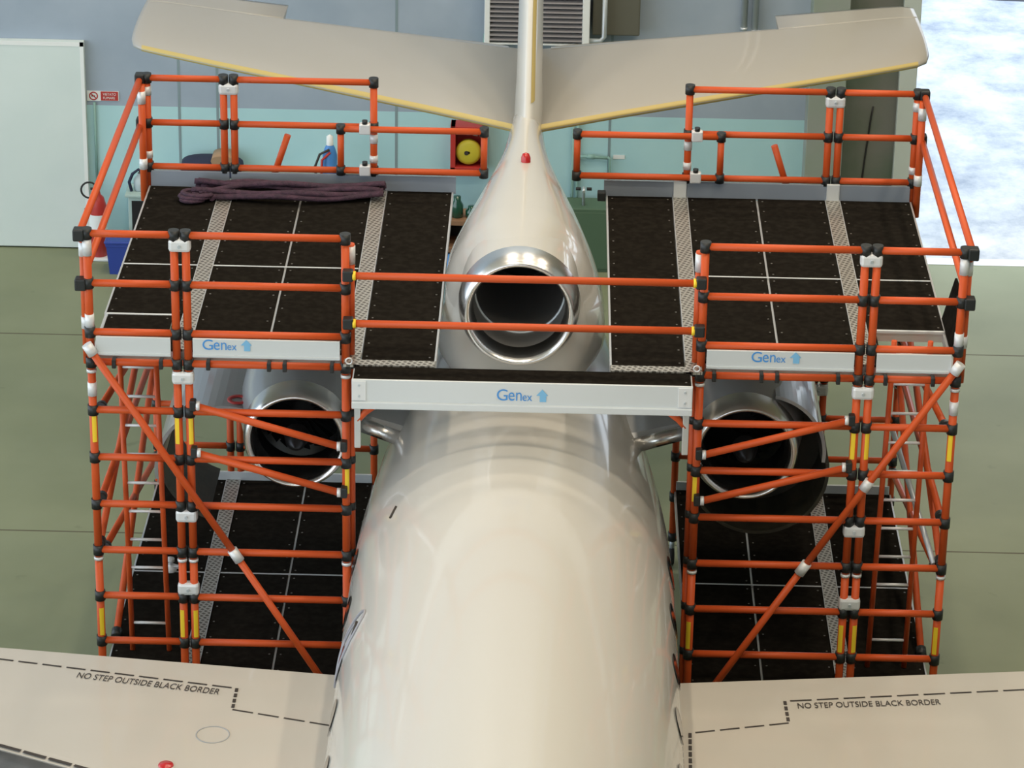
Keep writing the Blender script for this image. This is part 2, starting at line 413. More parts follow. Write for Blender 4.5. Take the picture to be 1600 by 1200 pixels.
# fin: sections stacked in z, thickness along x
def finsec(z, y0, ch, th):
    return airfoil((AX + .02, y0, z), ch, th, up_=(1, 0, 0))
FZ = [(4.4, 4.55, 3.9, .36), (5.0, 4.85, 3.7, .31), (5.3, 5.12, 3.5, .285), (6.2, 6.0, 3.2, .27), (7.6, 7.25, 2.7, .24), (9.6, 9.0, 2.0, .18)]
fin = A.part('fin', MB().loft([finsec(*q) for q in FZ]), M['finpaint'])
mb = MB()
st = []
for z, y0, ch, th in FZ[2:]:
    t0, t1 = .004, .03
    def hh(t): return th * 5 * (.2969 * math.sqrt(t) - .126 * t - .3516 * t * t)
    ps = [(AX + .02 + hh(t) + .004, y0 + ch * t, z) for t in (t0, .01, .018, t1)]
    st.append(ps)
mb.loft(st, caps=False, closed=False)
A.part('leading_edge_stripe', mb, M['letape'], fin, 'yellow stripe on the fin edge', fixn=False)

# horizontal stabiliser
for s in (-1, 1):
    def sx(x): return AX + s * x
    # (x, leading edge y, full chord, fraction kept)
    FULL = [(.12, 5.38, 3.45), (1.0, 5.92, 3.25), (2.0, 6.50, 3.02), (2.98, 7.07, 2.80), (3.6, 7.42, 2.65), (4.3, 7.83, 2.48), (4.55, 7.99, 2.38), (4.66, 8.12, 2.22), (4.71, 8.35, 1.95)]
    ZS = 4.90; TH = .21
    def keepf(x): return .82 - .085 * min(1, x / 2.98)
    def foil(x, y0, ch, k0, k1, n=16):
        top, bot = [], []
        for i in range(n + 1):
            t = k0 + (k1 - k0) * ((1 - math.cos(PI * i / n)) / 2 if k0 == 0 else i / n)
            h = TH * min(1, ch / 2.9) * 5 * (.2969 * math.sqrt(t) - .126 * t - .3516 * t * t + .2843 * t ** 3 - .1036 * t ** 4)
            top.append(Vector((sx(x), y0 + ch * t, ZS + h))); bot.append(Vector((sx(x), y0 + ch * t, ZS - h)))
        return top + (bot[::-1][:-1] if k0 == 0 else bot[::-1])
    SEC = FULL[:4]; OUT = FULL[3:]
    stab = A.part('tailplane', MB().loft([foil(x, y0, ch, 0, keepf(x)) for x, y0, ch in FULL]), M['stabshade'])
    A.part('tailplane_tip', MB().loft([foil(x, y0, ch, keepf(x) - .004, 1, 8) for x, y0, ch in OUT]), M['stabshade'], stab)
    # elevator drooped below the fixed surface
    el = MB().loft([[(sx(x), y, z) for (y, z) in ((yh, ZS + .05), (yh + .02, ZS + .03), (yh + .58, ZS - .46), (yh + .56, ZS - .48), (yh, ZS - .05))] for x, yh in ((.3, 8.30), (2.95, 9.15))], sm=False)
    A.part('elevator', el, M['stabshade'], stab)
    mb = MB(); st = []
    for x, y0, ch in FULL[:7]:
        th = .21
        def hh(t): return th * 5 * (.2969 * math.sqrt(t) - .126 * t - .3516 * t * t)
        st.append([(sx(x), y0 + ch * t, ZS + hh(t) * min(1, ch / 2.9) * sg + .004 * sg) for t, sg in ((.012, -1), (.003, -1), (.0005, 1), (.003, 1), (.010, 1), (.02, 1))])
    mb.loft(st, caps=False, closed=False)
    A.part('leading_edge_tape', mb, M['letape'], stab, 'yellow tape along the leading edge', fixn=False)
    # bright hinge fairing along the trailing edge
    A.part('hinge_strip', MB().loft([[(sx(x), y + a, ZS + b) for a, b in ((0, .05), (.08, .045), (.085, .0), (0, .0))] for x, y in ((.25, 8.2), (2.95, 9.1))], sm=False), M['nacelle'], stab)

# wings
ZW = 1.90
def te(x): return -1.62 + .12 * (abs(x) - 1.6)
def leb(x, s): return -3.10 - .456 * (4.6 - abs(x)) - (.30 if s > 0 else 0.)
for s in (-1, 1):
    rings = []
    for x in (.9, 1.6, 3, 4.6, 6.5, 9.0):
        X = AX + s * x; t, l = te(x), leb(x, s)
        top = [(X, t, ZW), (X, t - .25, ZW + .004), (X, (t + l) / 2, ZW + .006), (X, l + .15, ZW + .004), (X, l, ZW - .006)]
        bot = [(X, l, ZW - .30), (X, (t + l) / 2, ZW - .34), (X, t - .25, ZW - .05), (X, t, ZW - .012)]
        rings.append(top + bot)
    wing = A.part('wing', MB().loft(rings, sm=False), M['wingshade'])
    rings = []
    for x in (1.6, 3, 4.6, 6.5, 9.0):
        X = AX + s * x; l = leb(x, s)
        rings.append([(X, l - .015, ZW - .012), (X, l - .2, ZW - .03), (X, l - .40, ZW - .09), (X, l - .52, ZW - .17), (X, l - .5, ZW - .25), (X, l - .3, ZW - .3), (X, l - .015, ZW - .3)])
    A.part('slat', MB().loft(rings, sm=True), M['slat'], wing, 'bare grey metal slat')
    # dashed walkway border
    def dash(p, q, L=.20, gap=.05, w=.009):
        p, q = Vector((*p, ZW + .009)), Vector((*q, ZW + .009)); d = (q - p); n = max(1, round(d.length / (L + gap))); d2 = d / n; e = d2.normalized() * gap
        nn = Vector((-d2.y, d2.x, 0)).normalized() * w; m = MB()
        for k in range(n):
            a = p + d2 * k; b = p + d2 * (k + 1) - e
            m.prism([a - nn, b - nn, b + nn, a + nn], (0, 0, .002))
        return m
    if s < 0:
        segs = [((-9, -.98), (-4.92, -1.46)), ((-4.92, -1.46), (-2.585, -1.932)), ((-2.588, -2.332), (-1.62, -2.60))]
        v = [((-2.585, -1.932), (-2.588, -2.332))]
    else:
        segs = [((9, -1.0), (4.765, -1.60)), ((4.765, -1.60), (2.504, -1.931)), ((2.516, -2.338), (1.605, -2.569))]
        v = [((2.504, -1.931), (2.516, -2.338)), ((1.605, -2.569), (1.58, -3.6))]
    for p, q in segs: A.part('walkway_border', dash(p, q), M['mark'], wing, 'black dashed border line')
    for p, q in v: A.part('walkway_border', dash(p, q, .075, .035, .015), M['mark'], wing, 'black dashed border line')
    if s < 0:
        A.part('walkway_border', dash((-9, leb(9, s) + .02), (-1.7, leb(1.7, s) + .02), .24, .03, .018), M['mark'], wing, 'black dashed border line')
        ux = Vector((1.35, -.26, 0)); org = (-4.10, -1.80, ZW + .009)
        A.part('lettering', text_mb('NO STEP OUTSIDE BLACK BORDER', org, ux, (.15, 1, 0), 1.38, .105), M['mark'], wing, 'black stencilled NO STEP OUTSIDE BLACK BORDER', fixn=False)
        A.part('panel_ring', MB().rev((-2.72, -2.80, ZW + .008), (0, 0, 1), [(0, .155), (.003, .155), (.003, .145), (0, .145)], 28), M['nacelle'], wing)
        A.part('fuel_cap', MB().rev((-3.08, -3.36, ZW + .006), (0, 0, 1), [(0, .07), (.012, .065), (.014, .001)], 20), M['redlens'], wing, 'red round cap on the wing')
    else:
        org = (2.62, -2.065, ZW + .009)
        A.part('lettering', text_mb('NO STEP OUTSIDE BLACK BORDER', org, (1.35, .14, 0), (-.03, 1, 0), 1.34, .10), M['mark'], wing, 'black stencilled NO STEP OUTSIDE BLACK BORDER', fixn=False)
    # main wheel under the wing
    g = A.part('landing_gear', MB().tube((AX + s * 1.9, -2.9, .4), (AX + s * 1.9, -2.9, 1.7), .08, 14), M['steel'])
    A.part('wheel', MB().rev((AX + s * 1.9 - .13, -2.9, .4), (1, 0, 0), [(0, .1), (0, .33), (.04, .4), (.22, .4), (.26, .33), (.26, .1)], 28), M['rubber'], g)
g = A.part('landing_gear', MB().tube((AX, -15, .3), (AX, -15, 1.1), .07, 14), M['steel'])
A.part('wheel', MB().rev((AX - .12, -15, .3), (1, 0, 0), [(0, .08), (0, .24), (.04, .3), (.2, .3), (.24, .24), (.24, .08)], 24), M['rubber'], g)

# side engines
for s, cx, cz in ((-1, -2.235, 3.235), (1, 2.205, 3.215)):
    c = (cx, .68, cz); lab = 'left' if s < 0 else 'right'
    nac = A.part('nacelle', MB().rev(c, (0, 1, 0), [(.26, .53), (.6, .60), (1.0, .635), (1.6, .63), (2.4, .55), (3.1, .42), (3.3, .36), (3.3, .30), (2.9, .30)], 56), M['nacelle'], fixn=False)
    lp = A.part('intake_lip', MB().rev(c, (0, 1, 0), [(.30, .54), (.20, .535), (.10, .525), (.04, .508), (.01, .49), (0, .475), (.01, .458), (.04, .44), (.09, .426), (.16, .417), (.24, .412), (.32, .411)], 64), M['chrome'], nac)
    A.part('intake_duct', MB().rev(c, (0, 1, 0), [(.31, .413), (.5, .418), (.6, .42)], 48), M['fan'], lp, fixn=False)
    fan = MB()
    for k in range(22):
        a = 2 * PI * k / 22; u = Vector((math.cos(a), 0, math.sin(a))); v = Vector((-math.sin(a), 0, math.cos(a)))
        C0 = Vector(c) + Vector((0, .78, 0))
        fan.prism([C0 + u * .12 - v * .02, C0 + u * .42 - v * .055 + Vector((0, .03, 0)), C0 + u * .42 + v * .03 - Vector((0, .05, 0)), C0 + u * .12 + v * .012 - Vector((0, .03, 0))], (0, .006, 0))
    fo = A.part('fan', fan, M['fan'], nac)
    A.part('spinner', MB().rev((cx, .55, cz), (0, 1, 0), [(0, .001), (.05, .05), (.15, .1), (.3, .13)], 24), M['fan'], nac)
    A.part('fan_back', MB().tube((cx, 1.6, cz), (cx, 1.62, cz), .45, 32), M['dark'], nac)
    # pylon
    py = [[(cx - s * .585 + (AX + s * .95 - cx + s * .585) * t, y, cz + .03 - .18 * t + h) for (y, h) in ((1.12, 0), (1.2, .07), (1.5, .12), (2.5, .12), (3.4, .02), (2.5, -.12), (1.5, -.12), (1.2, -.07))] for t in (0, 1)]
    A.part('pylon', MB().loft(py, sm=False), M['nacelle'])
    A.part('pylon_leading_edge', MB().tube((cx - s * .60, 1.10, cz + .03), (AX + s * 1.1, 1.10, cz - .15), .075, 14), M['chrome'], None, 'polished pylon edge')
    # open cowl doors: curved shells swung outwards
    def shell(cc, r, a0, a1, y0, y1, th=.035, n=20):
        rs = []
        for i in range(n + 1):
            a = a0 + (a1 - a0) * i / n; u = Vector((math.cos(a) * s, 0, math.sin(a)))
            C = Vector(cc); rs.append([C + u * r + Vector((0, y0, 0)), C + u * r + Vector((0, (y0 + y1) / 2, 0)), C + u * (r - .0) + Vector((0, y1, 0)), C + u * (r - th) + Vector((0, y1, 0)), C + u * (r - th) + Vector((0, y0, 0))])
        m = MB(); m.loft(rs, sm=False)
        return m
    if s < 0:
        dc = (-2.98, 0, 2.68)
        A.part('upper_cowl_door', shell(dc, .72, math.radians(-8), math.radians(112), 1.15, 2.6), M['cowlout'], nac, 'grey open cowl door')
        A.part('lower_cowl_door', shell(dc, .72, math.radians(-72), math.radians(-9), 1.45, 2.6), M['cowlin'], nac, 'dark olive cowl door hanging open')
        A.part('red_roundel', MB().rev((-2.86, 1.32, 3.395), (0, 0, 1), [(0, .11), (.012, .11), (.012, .065), (0, .065)], 24), M['red'], nac)
    else:
        A.part('upper_cowl_door', shell((cx + .18, 0, cz - .13), .64, math.radians(-8), math.radians(80), 1.0, 2.6), M['cowlout'], nac, 'grey open cowl door')
        A.part('lower_cowl_door', shell((cx + .16, 0, cz - .30), .70, math.radians(-150), math.radians(8), .95, 2.5), M['cowlin'], nac, 'dark cowl door hanging open')
        A.part('cowl_bulkhead', MB().tube((cx + .16, 1.7, cz - .3), (cx + .16, 1.75, cz - .3), .685, 32), M['cowlin'], nac)

# ------------------------------------------------------------------ scaffold towers
Z0 = 4.35
G1, G2, G3 = 5.66, 5.16, 4.66
XO, XT1, XT2, XI = 4.12, 3.30, 3.19, 1.69
YB = 4.65
RT, RR = .039, .036
ZD = 4.45                                   # top of the upper deck
def deck_mb(sx, x0, x1, y0, y1, zt, riv=True):
    m = MB(); m.box((sx * x0, y0, zt - .022), (sx * x1, y1, zt), 0)
    if riv:
        m.cur = 1
        xa, xb = min(x0, x1), max(x0, x1)
        for xx in (xa + .045, xb - .045):
            k = int((y1 - y0) / .32)
            for i in range(k + 1):
                yv = y0 + .08 + i * (y1 - y0 - .16) / max(1, k)
                m.tube((sx * xx, yv, zt), (sx * xx, yv, zt + .003), .011, 6)
        m.cur = 0
    return m

def logo(T, parent, x, y, z, w, h, ):
    """blue lettering and pale arrow on a toe board facing the viewer; x, z = lower left"""
    T.part('logo', text_mb('G', (x, y, z), (1, 0, 0), (0, 0, 1), w * .21, h), M['logoblue'], parent, 'blue lettering', fixn=False)
    T.part('logo', text_mb('en', (x + w * .225, y, z), (1, 0, 0), (0, 0, 1), w * .26, h * .74), M['logoblue'], parent, 'blue lettering', fixn=False)
    T.part('logo', text_mb('ex', (x + w * .50, y, z), (1, 0, 0), (0, 0, 1), w * .19, h * .5), M['logoblue'], parent, 'blue lettering', fixn=False)
    ax, aw = x + w * .77, w * .23
    T.part('logo_arrow', MB().prism([(ax, y - .002, z + h * .5), (ax + aw * .5, y - .002, z + h * 1.05), (ax + aw, y - .002, z + h * .5), (ax + aw * .85, y - .002, z + h * .5), (ax + aw * .85, y - .002, z - h * .05), (ax + aw * .3, y - .002, z - h * .05), (ax + aw * .3, y - .002, z + h * .5)], (0, -.002, 0)), M['logopale'], parent, 'pale blue arrow')

def tower(s):
    if s < 0:
        T = Thing('scaffold_tower', 'orange tube scaffold tower with purple straps lying on its top deck', 'scaffold', (s * 2.9, 2.3, 0), 'orange scaffold towers beside the jet')
    else:
        T = Thing('scaffold_tower', 'orange tube scaffold tower with its hatch lid standing open, near the bright doorway', 'scaffold', (s * 2.9, 2.3, 0), 'orange scaffold towers beside the jet')
    P = lambda x, y, z: (s * x, y, z)
    rlev = [Z0 - .5 * k for k in range(9) if Z0 - .5 * k > .3]
    def sticker(post, x, y, z, side):
        m = MB(); a0 = -PI / 2 + side * .55
        m.rev(P(x, y, z), (0, 0, 1), [(0, RT + .003), (.30, RT + .003)], 6, a0=a0 - .55, a1=a0 + .55, ref=(1, 0, 0))
        T.part('sticker', m, M['yellow'], post, 'yellow warning sticker', fixn=False)
    def collar(post, x, y, z, h=.052, r=.052):
        T.part('connector', MB().tube(P(x, y, z - h), P(x, y, z + h), r, 12), M['black'], post)
    def sleeve(post, x, y, z, h=.055):
        T.part('sleeve', MB().tube(P(x, y, z - h), P(x, y, z + h), RT + .006, 12), M['silver'], post)
    for y in (0, YB):
        front = y == 0
        for x in (XO, XT1, XT2, XI):
            base = T.part('caster', MB().tube(P(x, y, .15), P(x, y, .34), .03, 10), M['steel'])
            T.part('wheel', MB().rev(P(x, y, .105), (1, 0, 0), [(-.03, .02), (-.03, .09), (-.02, .105), (.02, .105), (.03, .09), (.03, .02)], 18), M['rubber'], base)
            for (za, zb, levs) in ((.30, 2.26, [z for z in rlev if z < 2.2]), (2.28, 4.26, [z for z in rlev if 2.2 < z < 4.2]), (4.28, G1, [Z0, G3, G2, G1])):
                if x == XI and not front and zb == G1: zb = G1
                po = T.part('post', MB().tube(P(x, y, za), P(x, y, zb), RT, 14), M['orange'])
                for z in levs: collar(po, x, y, z)
                if za > 2: T.part('joint_ring', MB().tube(P(x, y, za - .035), P(x, y, za - .005), .048, 12), M['silver'], po)
                if front:
                    if za == 2.28: sticker(po, x, y, 3.52 if x != XI else 3.03, (-.6 if x != XT1 else .6) * s * -1 * -1)
                    if za == .30: sticker(po, x, y, 1.42, (-.6 if x != XT1 else .6) * s)
                    if x == XO and za == 4.28: sleeve(po, x, y, 5.525, .085); sleeve(po, x, y, 4.775, .07)
                    if x == XO and za == 2.28: sleeve(po, x, y, 4.07, .07)
                elif x in (XO, XI) and za == 4.28: sleeve(po, x, y, 5.52 if x == XO else 5.03, .05); sleeve(po, x, y, 4.80, .04)
        # plates clamping the twin posts together
        for z in ((5.565, 4.21, 2.745, 1.95) if front else (5.56, 4.21, 2.2)):
            cp = T.part('twin_coupler', MB().box(P(XT1 + .05, y - .055, z - .065), P(XT2 - .05, y + .055, z + .065), .03), M['silver'])
            T.part('coupler_bolt', MB().tube(P((XT1 + XT2) / 2, y - .07, z), P((XT1 + XT2) / 2, y - .05, z), .016, 8), M['steel'], cp)
        # rungs
        for xa, xb in ((XO, XT1), (XT2, XI)):
            for z in [G1, G2, G3] + rlev:
                T.part('guard_rail' if z > Z0 + .1 else 'rung', MB().tube(P(xa - .02, y, z), P(xb + .02, y, z), RR, 12), M['orange'])
    # hooks of the deck on the top rung
    for x in (3.9, 3.45, 3.0, 2.42, 2.27, 1.82):
        T.part('deck_hook', MB().box(P(x - .02, -.05, Z0 - .05), P(x + .02, .05, ZD - .06), .008), M['black'])
    # outer side: two guard rails and braces
    xs = XO + .075
    for z in (G1 - .02, G2 - .02):
        T.part('side_rail', MB().tube(P(xs, -.05, z), P(xs, YB + .05, z), RR, 12), M['orange'])
    for y in (.09, YB - .09):
        po = T.part('post', MB().tube(P(XO + .05, y, 4.30), P(XO + .05, y, G1 - .05), RT, 12), M['orange'])
        sleeve(po, XO + .05, y, 5.47, .07); sleeve(po, XO + .05, y, 4.72, .06)
    for y in (-.0, YB):
        for z in (G1, G2): T.part('rail_clamp', MB().box(P(XO + .02, y - .06, z - .07), P(XO + .125, y + .06, z + .05), .015), M['black'])
    def brace(a, b, ends=True, r=RR, nm='brace'):
        o = T.part(nm, MB().tube(P(*a), P(*b), r, 12), M['orange'])
        if ends:
            for q, w in ((a, b), (b, a)):
                d = (Vector(w) - Vector(q)).normalized(); q0 = Vector(q)
                T.part('brace_clamp', MB().tube(P(*(q0 - d * .03)), P(*(q0 + d * .07)), .055, 12), M['black'], o)
        return o
    brace((XO, .10, 2.36), (XO, YB - .1, 3.32)); brace((XO, .45, 2.15), (XO, YB - .1, 1.25)); brace((XO, .5, 3.65), (XO, YB - .1, 2.87))
    brace((XO - .03, .78, .99), (XO, YB - .12, 2.38)); brace((XO, .3, 2.76), (XO, YB - .15, 2.52))
    if s > 0: T.part('strut', MB().tube(P(4.06, .10, 2.34), P(3.80, 2.2, 2.86), .03, 10), M['steel'], None, 'bare silver strut'); pass
    # long front diagonal in two lengths with a silver coupler
    D0, D1, D2 = (XO, -.085, 4.52), (2.77, -.085, 2.37), (1.98, -.085, 1.08)
    b1 = brace(D0, D1, False); b2 = brace(D1, (1.72, -.085, .66), False)
    dd = (Vector(D2) - Vector(D1)).normalized()
    T.part('brace_clamp', MB().tube(P(*(Vector(D1) - dd * .06)), P(*(Vector(D1) + dd * .08)), .052, 12), M['silver'], b1, 'silver clamp')
    T.part('brace_clamp', MB().tube(P(*(Vector(D0) - dd * .05)), P(*(Vector(D0) + dd * .07)), .052, 12), M['silver'], b1, 'silver clamp')
    if s > 0: T.part('brace_clamp', MB().tube(P(3.30, -.085, 3.22), P(3.36, -.085, 3.32), .05, 12), M['silver'], b1, 'silver clamp')
    # pair of sloping rails in front of the engine
    for za, zb in ((3.94, 3.555), (3.445, 3.065)):
        o = T.part('sloping_rail', MB().tube(P(3.12, -.075, za), P(1.77, -.075, zb), RR, 12), M['orange'])
        for (x, z) in ((3.10, za + .005), (1.755, zb - .005)):
            T.part('rail_clamp', MB().tube(P(x - .018, -.075, z), P(x + .018, -.075, z), .046, 12), M['silver'], o, 'silver end clamp')
            T.part('rail_hook', MB().box(P(x - .05 * (1 if x < 2 else -1) - .03, -.11, z - .05), P(x - .05 * (1 if x < 2 else -1) + .03, -.02, z + .06), .012), M['black'], o)
    # second inner post close to the fuselage
    for za, zb in ((.25, 2.27), (2.27, 4.3), (4.3, 5.58)):
        po = T.part('post', MB().tube(P(XI - .045, .085, za), P(XI - .045, .085, zb), RT, 12), M['orange'])
        if za == 4.3: sleeve(po, XI - .045, .085, 5.47, .09)
    for z in rlev: collar(po, XI - .045, .085, z, .04, .043)
    # inner side: rear post pair to the fuselage and rungs below the deck, short stubs behind
    brace((2.62, YB + .05, 5.03), (2.77, YB + .05, 4.58), False, RR)
    # swing gate behind the deck
    gy = YB - .085
    for x, nm in ((2.04, 'gate_post'), (.50, 'gate_post')):
        o = T.part(nm, MB().tube(P(x, gy, 4.69), P(x, gy, 5.16), RR, 12), M['orange'])
        for z in (4.69, 5.16): T.part('connector', MB().tube(P(x, gy, z - .05), P(x, gy, z + .05), .05, 12), M['black'], o)
    for z in (4.69, 5.16):
        o = T.part('gate_rail', MB().tube(P(2.04, gy, z), P(.50, gy, z), RR, 12), M['orange'])
        T.part('gate_clamp', MB().box(P(1.72, gy - .05, z - .05), P(1.84, gy + .04, z + .07), .015), M['silver'], o, 'silver gate clamp')
        T.part('clamp_knob', MB().tube(P(1.78, gy - .02, z + .07), P(1.78, gy - .02, z + .11), .03, 10), M['black'], o)
    # decks: aluminium frame, dark panels, tread strips
    for zt, upper in ((ZD, True), (.95, False)):
        fr = T.part('deck_frame', MB().box(P(XI if not upper else .83, .96, zt - .11), P(XO, YB - .05, zt - .02)).box(P(XI if not upper else .83, .10, zt - .11), P(3.42, .96, zt - .02))
                    .box(P(3.42, .10, zt - .11), P(XO, .16, zt - .02)).box(P(XO - .03, .16, zt - .11), P(XO, .96, zt - .02)), M['alu'])
        ya, ym, yb = .10, 2.30, YB - .05
        for xa, xb in ((3.35, 4.10), (2.465, 3.185), (1.71, 2.44)):
            if xb > 4:
                T.part('deck_panel', deck_mb(s, xa, xb, .985 if upper else ya, ym - .013, zt), [M['deck'], M['rivet']])
            else: T.part('deck_panel', deck_mb(s, xa, xb, ya, ym - .013, zt), [M['deck'], M['rivet']])
            T.part('deck_panel', deck_mb(s, xa, xb, ym + .013, yb, zt), [M['deck'], M['rivet']])
        if upper:
            T.part('deck_panel', deck_mb(s, .845, 1.535, -.04, yb, zt), [M['deck'], M['rivet']])
            T.part('deck_panel', deck_mb(s, 3.35, 3.43, ya, .97, zt, False), [M['deck'], M['rivet']])
            T.part('edge_trim', MB().box(P(.825, -.05, zt - .09), P(.843, yb, zt + .004)), M['alu'])
            T.part('tread_strip', MB().box(P(1.545, -.18, zt - .02), P(1.70, yb, zt + .006)), M['tread'])
            T.part('tread_strip', MB().box(P(.835, -.18, zt - .02), P(1.60, -.05, zt + .004)), M['tread'])
        elif True:
            pass
        T.part('tread_strip', MB().box(P(3.195, ya, zt - .02), P(3.345, yb, zt + .006)), M['tread'])
        for xq in ((3.187, 3.343) if not upper else (3.187, 3.343, 1.541, 1.697)):
            T.part('edge_trim', MB().box(P(xq, ya, zt - .02), P(xq + .008, yb, zt + .011)), M['alu'])
        T.part('edge_trim', MB().box(P(XO - .018, .96, zt - .09), P(XO, yb, zt + .004)), M['alu'])
        if s < 0 and upper:
            T.part('hatch_lid', deck_mb(s, 3.445, 4.08, .17, .945, zt), [M['deck'], M['rivet']])
        elif upper:
            m = MB(); m.prism([P(XO - .01, .50, zt), P(XO - .01, 1.30, zt), P(XO + .10, 1.34, zt + .42), P(XO + .10, .54, zt + .42)], (.022, 0, 0))
            T.part('hatch_lid', m, M['deck'], None, 'dark hatch lid standing open')
        T.part('edge_trim', MB().box(P(XT2 if False else 1.71, 2.288, zt - .02), P(3.19, 2.312, zt + .004)).box(P(3.35, 2.288, zt - .02), P(4.10, 2.312, zt + .004)), M['toe' if upper else 'alu'])
        if upper: T.part('edge_trim', MB().box(P(3.43, .948, zt - .02), P(4.10, .983, zt + .004)), M['toe'])
        # toe boards
        if upper:
            t1 = T.part('toe_board', MB().box(P(XO - .06, -.06, zt - .01), P(XT1 + .05, -.035, zt + .185), .004).box(P(XO - .06, -.075, zt + .005), P(XT1 + .05, -.035, zt + .022)), M['toe'])
            t2 = T.part('toe_board', MB().box(P(XT2 - .05, -.06, zt - .01), P(XI + .05, -.035, zt + .185), .004).box(P(XT2 - .05, -.075, zt + .005), P(XI + .05, -.035, zt + .022)), M['toe'])
            lx = -3.045 if s < 0 else 2.165
            logo(T, t2, lx, -.0615, zt + .075, .47, .105)
            for x0, x1 in ((XO - .02, XT2 + .06), (XT2 + .04, .80)):
                T.part('toe_board', MB().box(P(x0, YB - .045, zt - .02), P(x1, YB - .02, zt + .175), .004), M['toeback'], None, 'grey rear toe board')
            for xq in ((3.27, 1.62) if s > 0 else ()):
                T.part('toe_bracket', MB().box(P(xq - .07, YB - .075, zt), P(xq + .07, YB - .045, zt + .19), .006), M['toe'])
        else:
            T.part('toe_board', MB().box(P(XO - .02, YB - .045, zt - .02), P(XI + .02, YB - .02, zt + .10), .004), M['toe'])
    if s > 0:
        # black clamp block at the inner rear corner of the deck
        T.part('corner_block', MB().box(P(.73, YB - .18, ZD - .02), P(.82, YB - .08, ZD + .08), .01), M['black'])
    return T
TL = tower(-1)
TR = tower(1)
tr = None

# ------------------------------------------------------------------ bridge between the towers
B = Thing('bridge_platform', 'narrow dark plank with white beam and two orange rails bridging the towers above the fuselage', 'platform', (0, -.35, 4.1))
B.part('plank', deck_mb(1, -1.585, 1.585, -.50, -.205, ZD, True), [M['deck'], M['rivet']])
bm_ = B.part('beam', MB().box((-1.60, -.53, ZD - .22), (1.60, -.505, ZD + .005), .004).box((-1.60, -.56, ZD - .285), (1.60, -.505, ZD - .215), .008).box((-1.6, -.505, ZD - .06), (1.6, -.2, ZD - .024)), M['toe'])
for x in (-1.53, 1.53):
    B.part('end_plate', MB().box((x - .065, -.54, ZD - .205), (x + .065, -.531, ZD - .005), .003), M['silver'], bm_)
    for z in (ZD - .05, ZD - .16): B.part('bolt', MB().tube((x, -.548, z), (x, -.538, z), .012, 8), M['steel'], bm_)
logo(B, bm_, -.235, -.5315, ZD - .175, .48, .115)
for s in (-1, 1):
    B.part('hanger', MB().box((s * 1.52, -.47, 3.72), (s * 1.58, -.41, 4.17), .008), M['alu'])
    B.part('knee_brace', MB().path([(s * 1.55, -.44, 4.0), (s * 1.48, -.44, 4.08), (s * 1.28, -.40, 4.22)], .032, 10), M['orange'])
    B.part('eye_bolt', MB().rev((s * 1.645, -.20, ZD + .05), (0, 1, 0), [(0, .022), (-.01, .03), (0, .038), (.01, .03), (0, .022)], 16), M['silver'])
for z in (5.325, 4.84):
    r = B.part('bridge_rail', MB().tube((-1.64, -.09, z), (1.64, -.09, z), RR, 12), M['orange'])
    for s in (-1, 1):
        B.part('rail_clamp', MB().box((s * 1.66 - .05, -.13, z - .055), (s * 1.66 + .05, -.03, z + .055), .014), M['black'], r)
        B.part('end_ring', MB().tube((s * 1.585, -.09, z), (s * 1.615, -.09, z), .045, 12), M['yellow'], r)

# ------------------------------------------------------------------ ladders
def ladder(s, lab):
    L = Thing('ladder', lab, 'ladder', (s * 3.75, .55, .95), 'ladders inside the scaffold towers')
    def px(t): return (3.925 - .03 * t, 3.575 - .05 * t)           # t: 0 top, 1 bottom
    for k in (0, 1):
        L.part('stile', MB().tube((s * px(0)[k], .55, 4.52 if s > 0 else 4.30), (s * px(1)[k], .55, .955), .027, 12), M['orange'])
    for i in range(11):
        z = 1.26 + .3115 * i - .0; t = (4.4 - z) / 3.45
        if z > 4.3 and s < 0: continue
        L.part('rung', MB().tube((s * px(t)[0], .55, z), (s * px(t)[1], .55, z), .015, 10), M['silver'])
    return L
ladder(-1, 'orange ladder with silver rungs under the closed hatch of the tower with the purple straps')
ladder(1, 'orange ladder with silver rungs rising to the open hatch, dark lid beside it')

# ------------------------------------------------------------------ loose things on the scaffold
mb = MB()
for k in range(7):
    pts = []
    y0 = 4.25 + .04 * k; ph = random.random() * 6; z0 = ZD + .068 + (.03 if k % 2 else 0) + (.04 if 2 <= k <= 4 else 0)
    xa, xb = -3.62 + .10 * random.random(), -1.52 - .12 * random.random()
    for i in range(30):
        t = i / 29; x = xa + (xb - xa) * t
        pts.append((x, y0 + .035 * math.sin(ph + 7 * t) - .10 * math.sin(PI * t) * (k < 2) - (.12 * max(0, .25 - t) / .25 if k < 3 else 0), z0 + .02 * math.sin(ph * 2 + 11 * t)))
    mb.path(pts, .042, 10, .7)
for k in range(3):
    mb.path([(-3.56 + .06 * math.cos(a * .7 + k) + .11 * math.cos(a), 4.13 + .09 * math.sin(a) + .02 * k, ZD + .036 + .025 * k) for a in [i * .4 for i in range(16)]], .032, 8, .7)
solo('strap_bundle', mb, M['purple'], 'long heap of purple webbing straps lying at the rear of a scaffold deck', 'straps', (-2.6, 4.4, ZD))
solo('fitting', MB().rev((-3.72, 2.32, .955), (0, 0, 1), [(0, .07), (.05, .075), (.06, .03), (.10, .03), (.11, .05), (.14, .05), (.15, .001)], 16).box((-3.79, 2.30, .98), (-3.62, 2.34, 1.02), .01), M['silver'],
     'small silver fitting left on the lower deck beside the ladder', 'fitting', (-3.72, 2.32, .955))

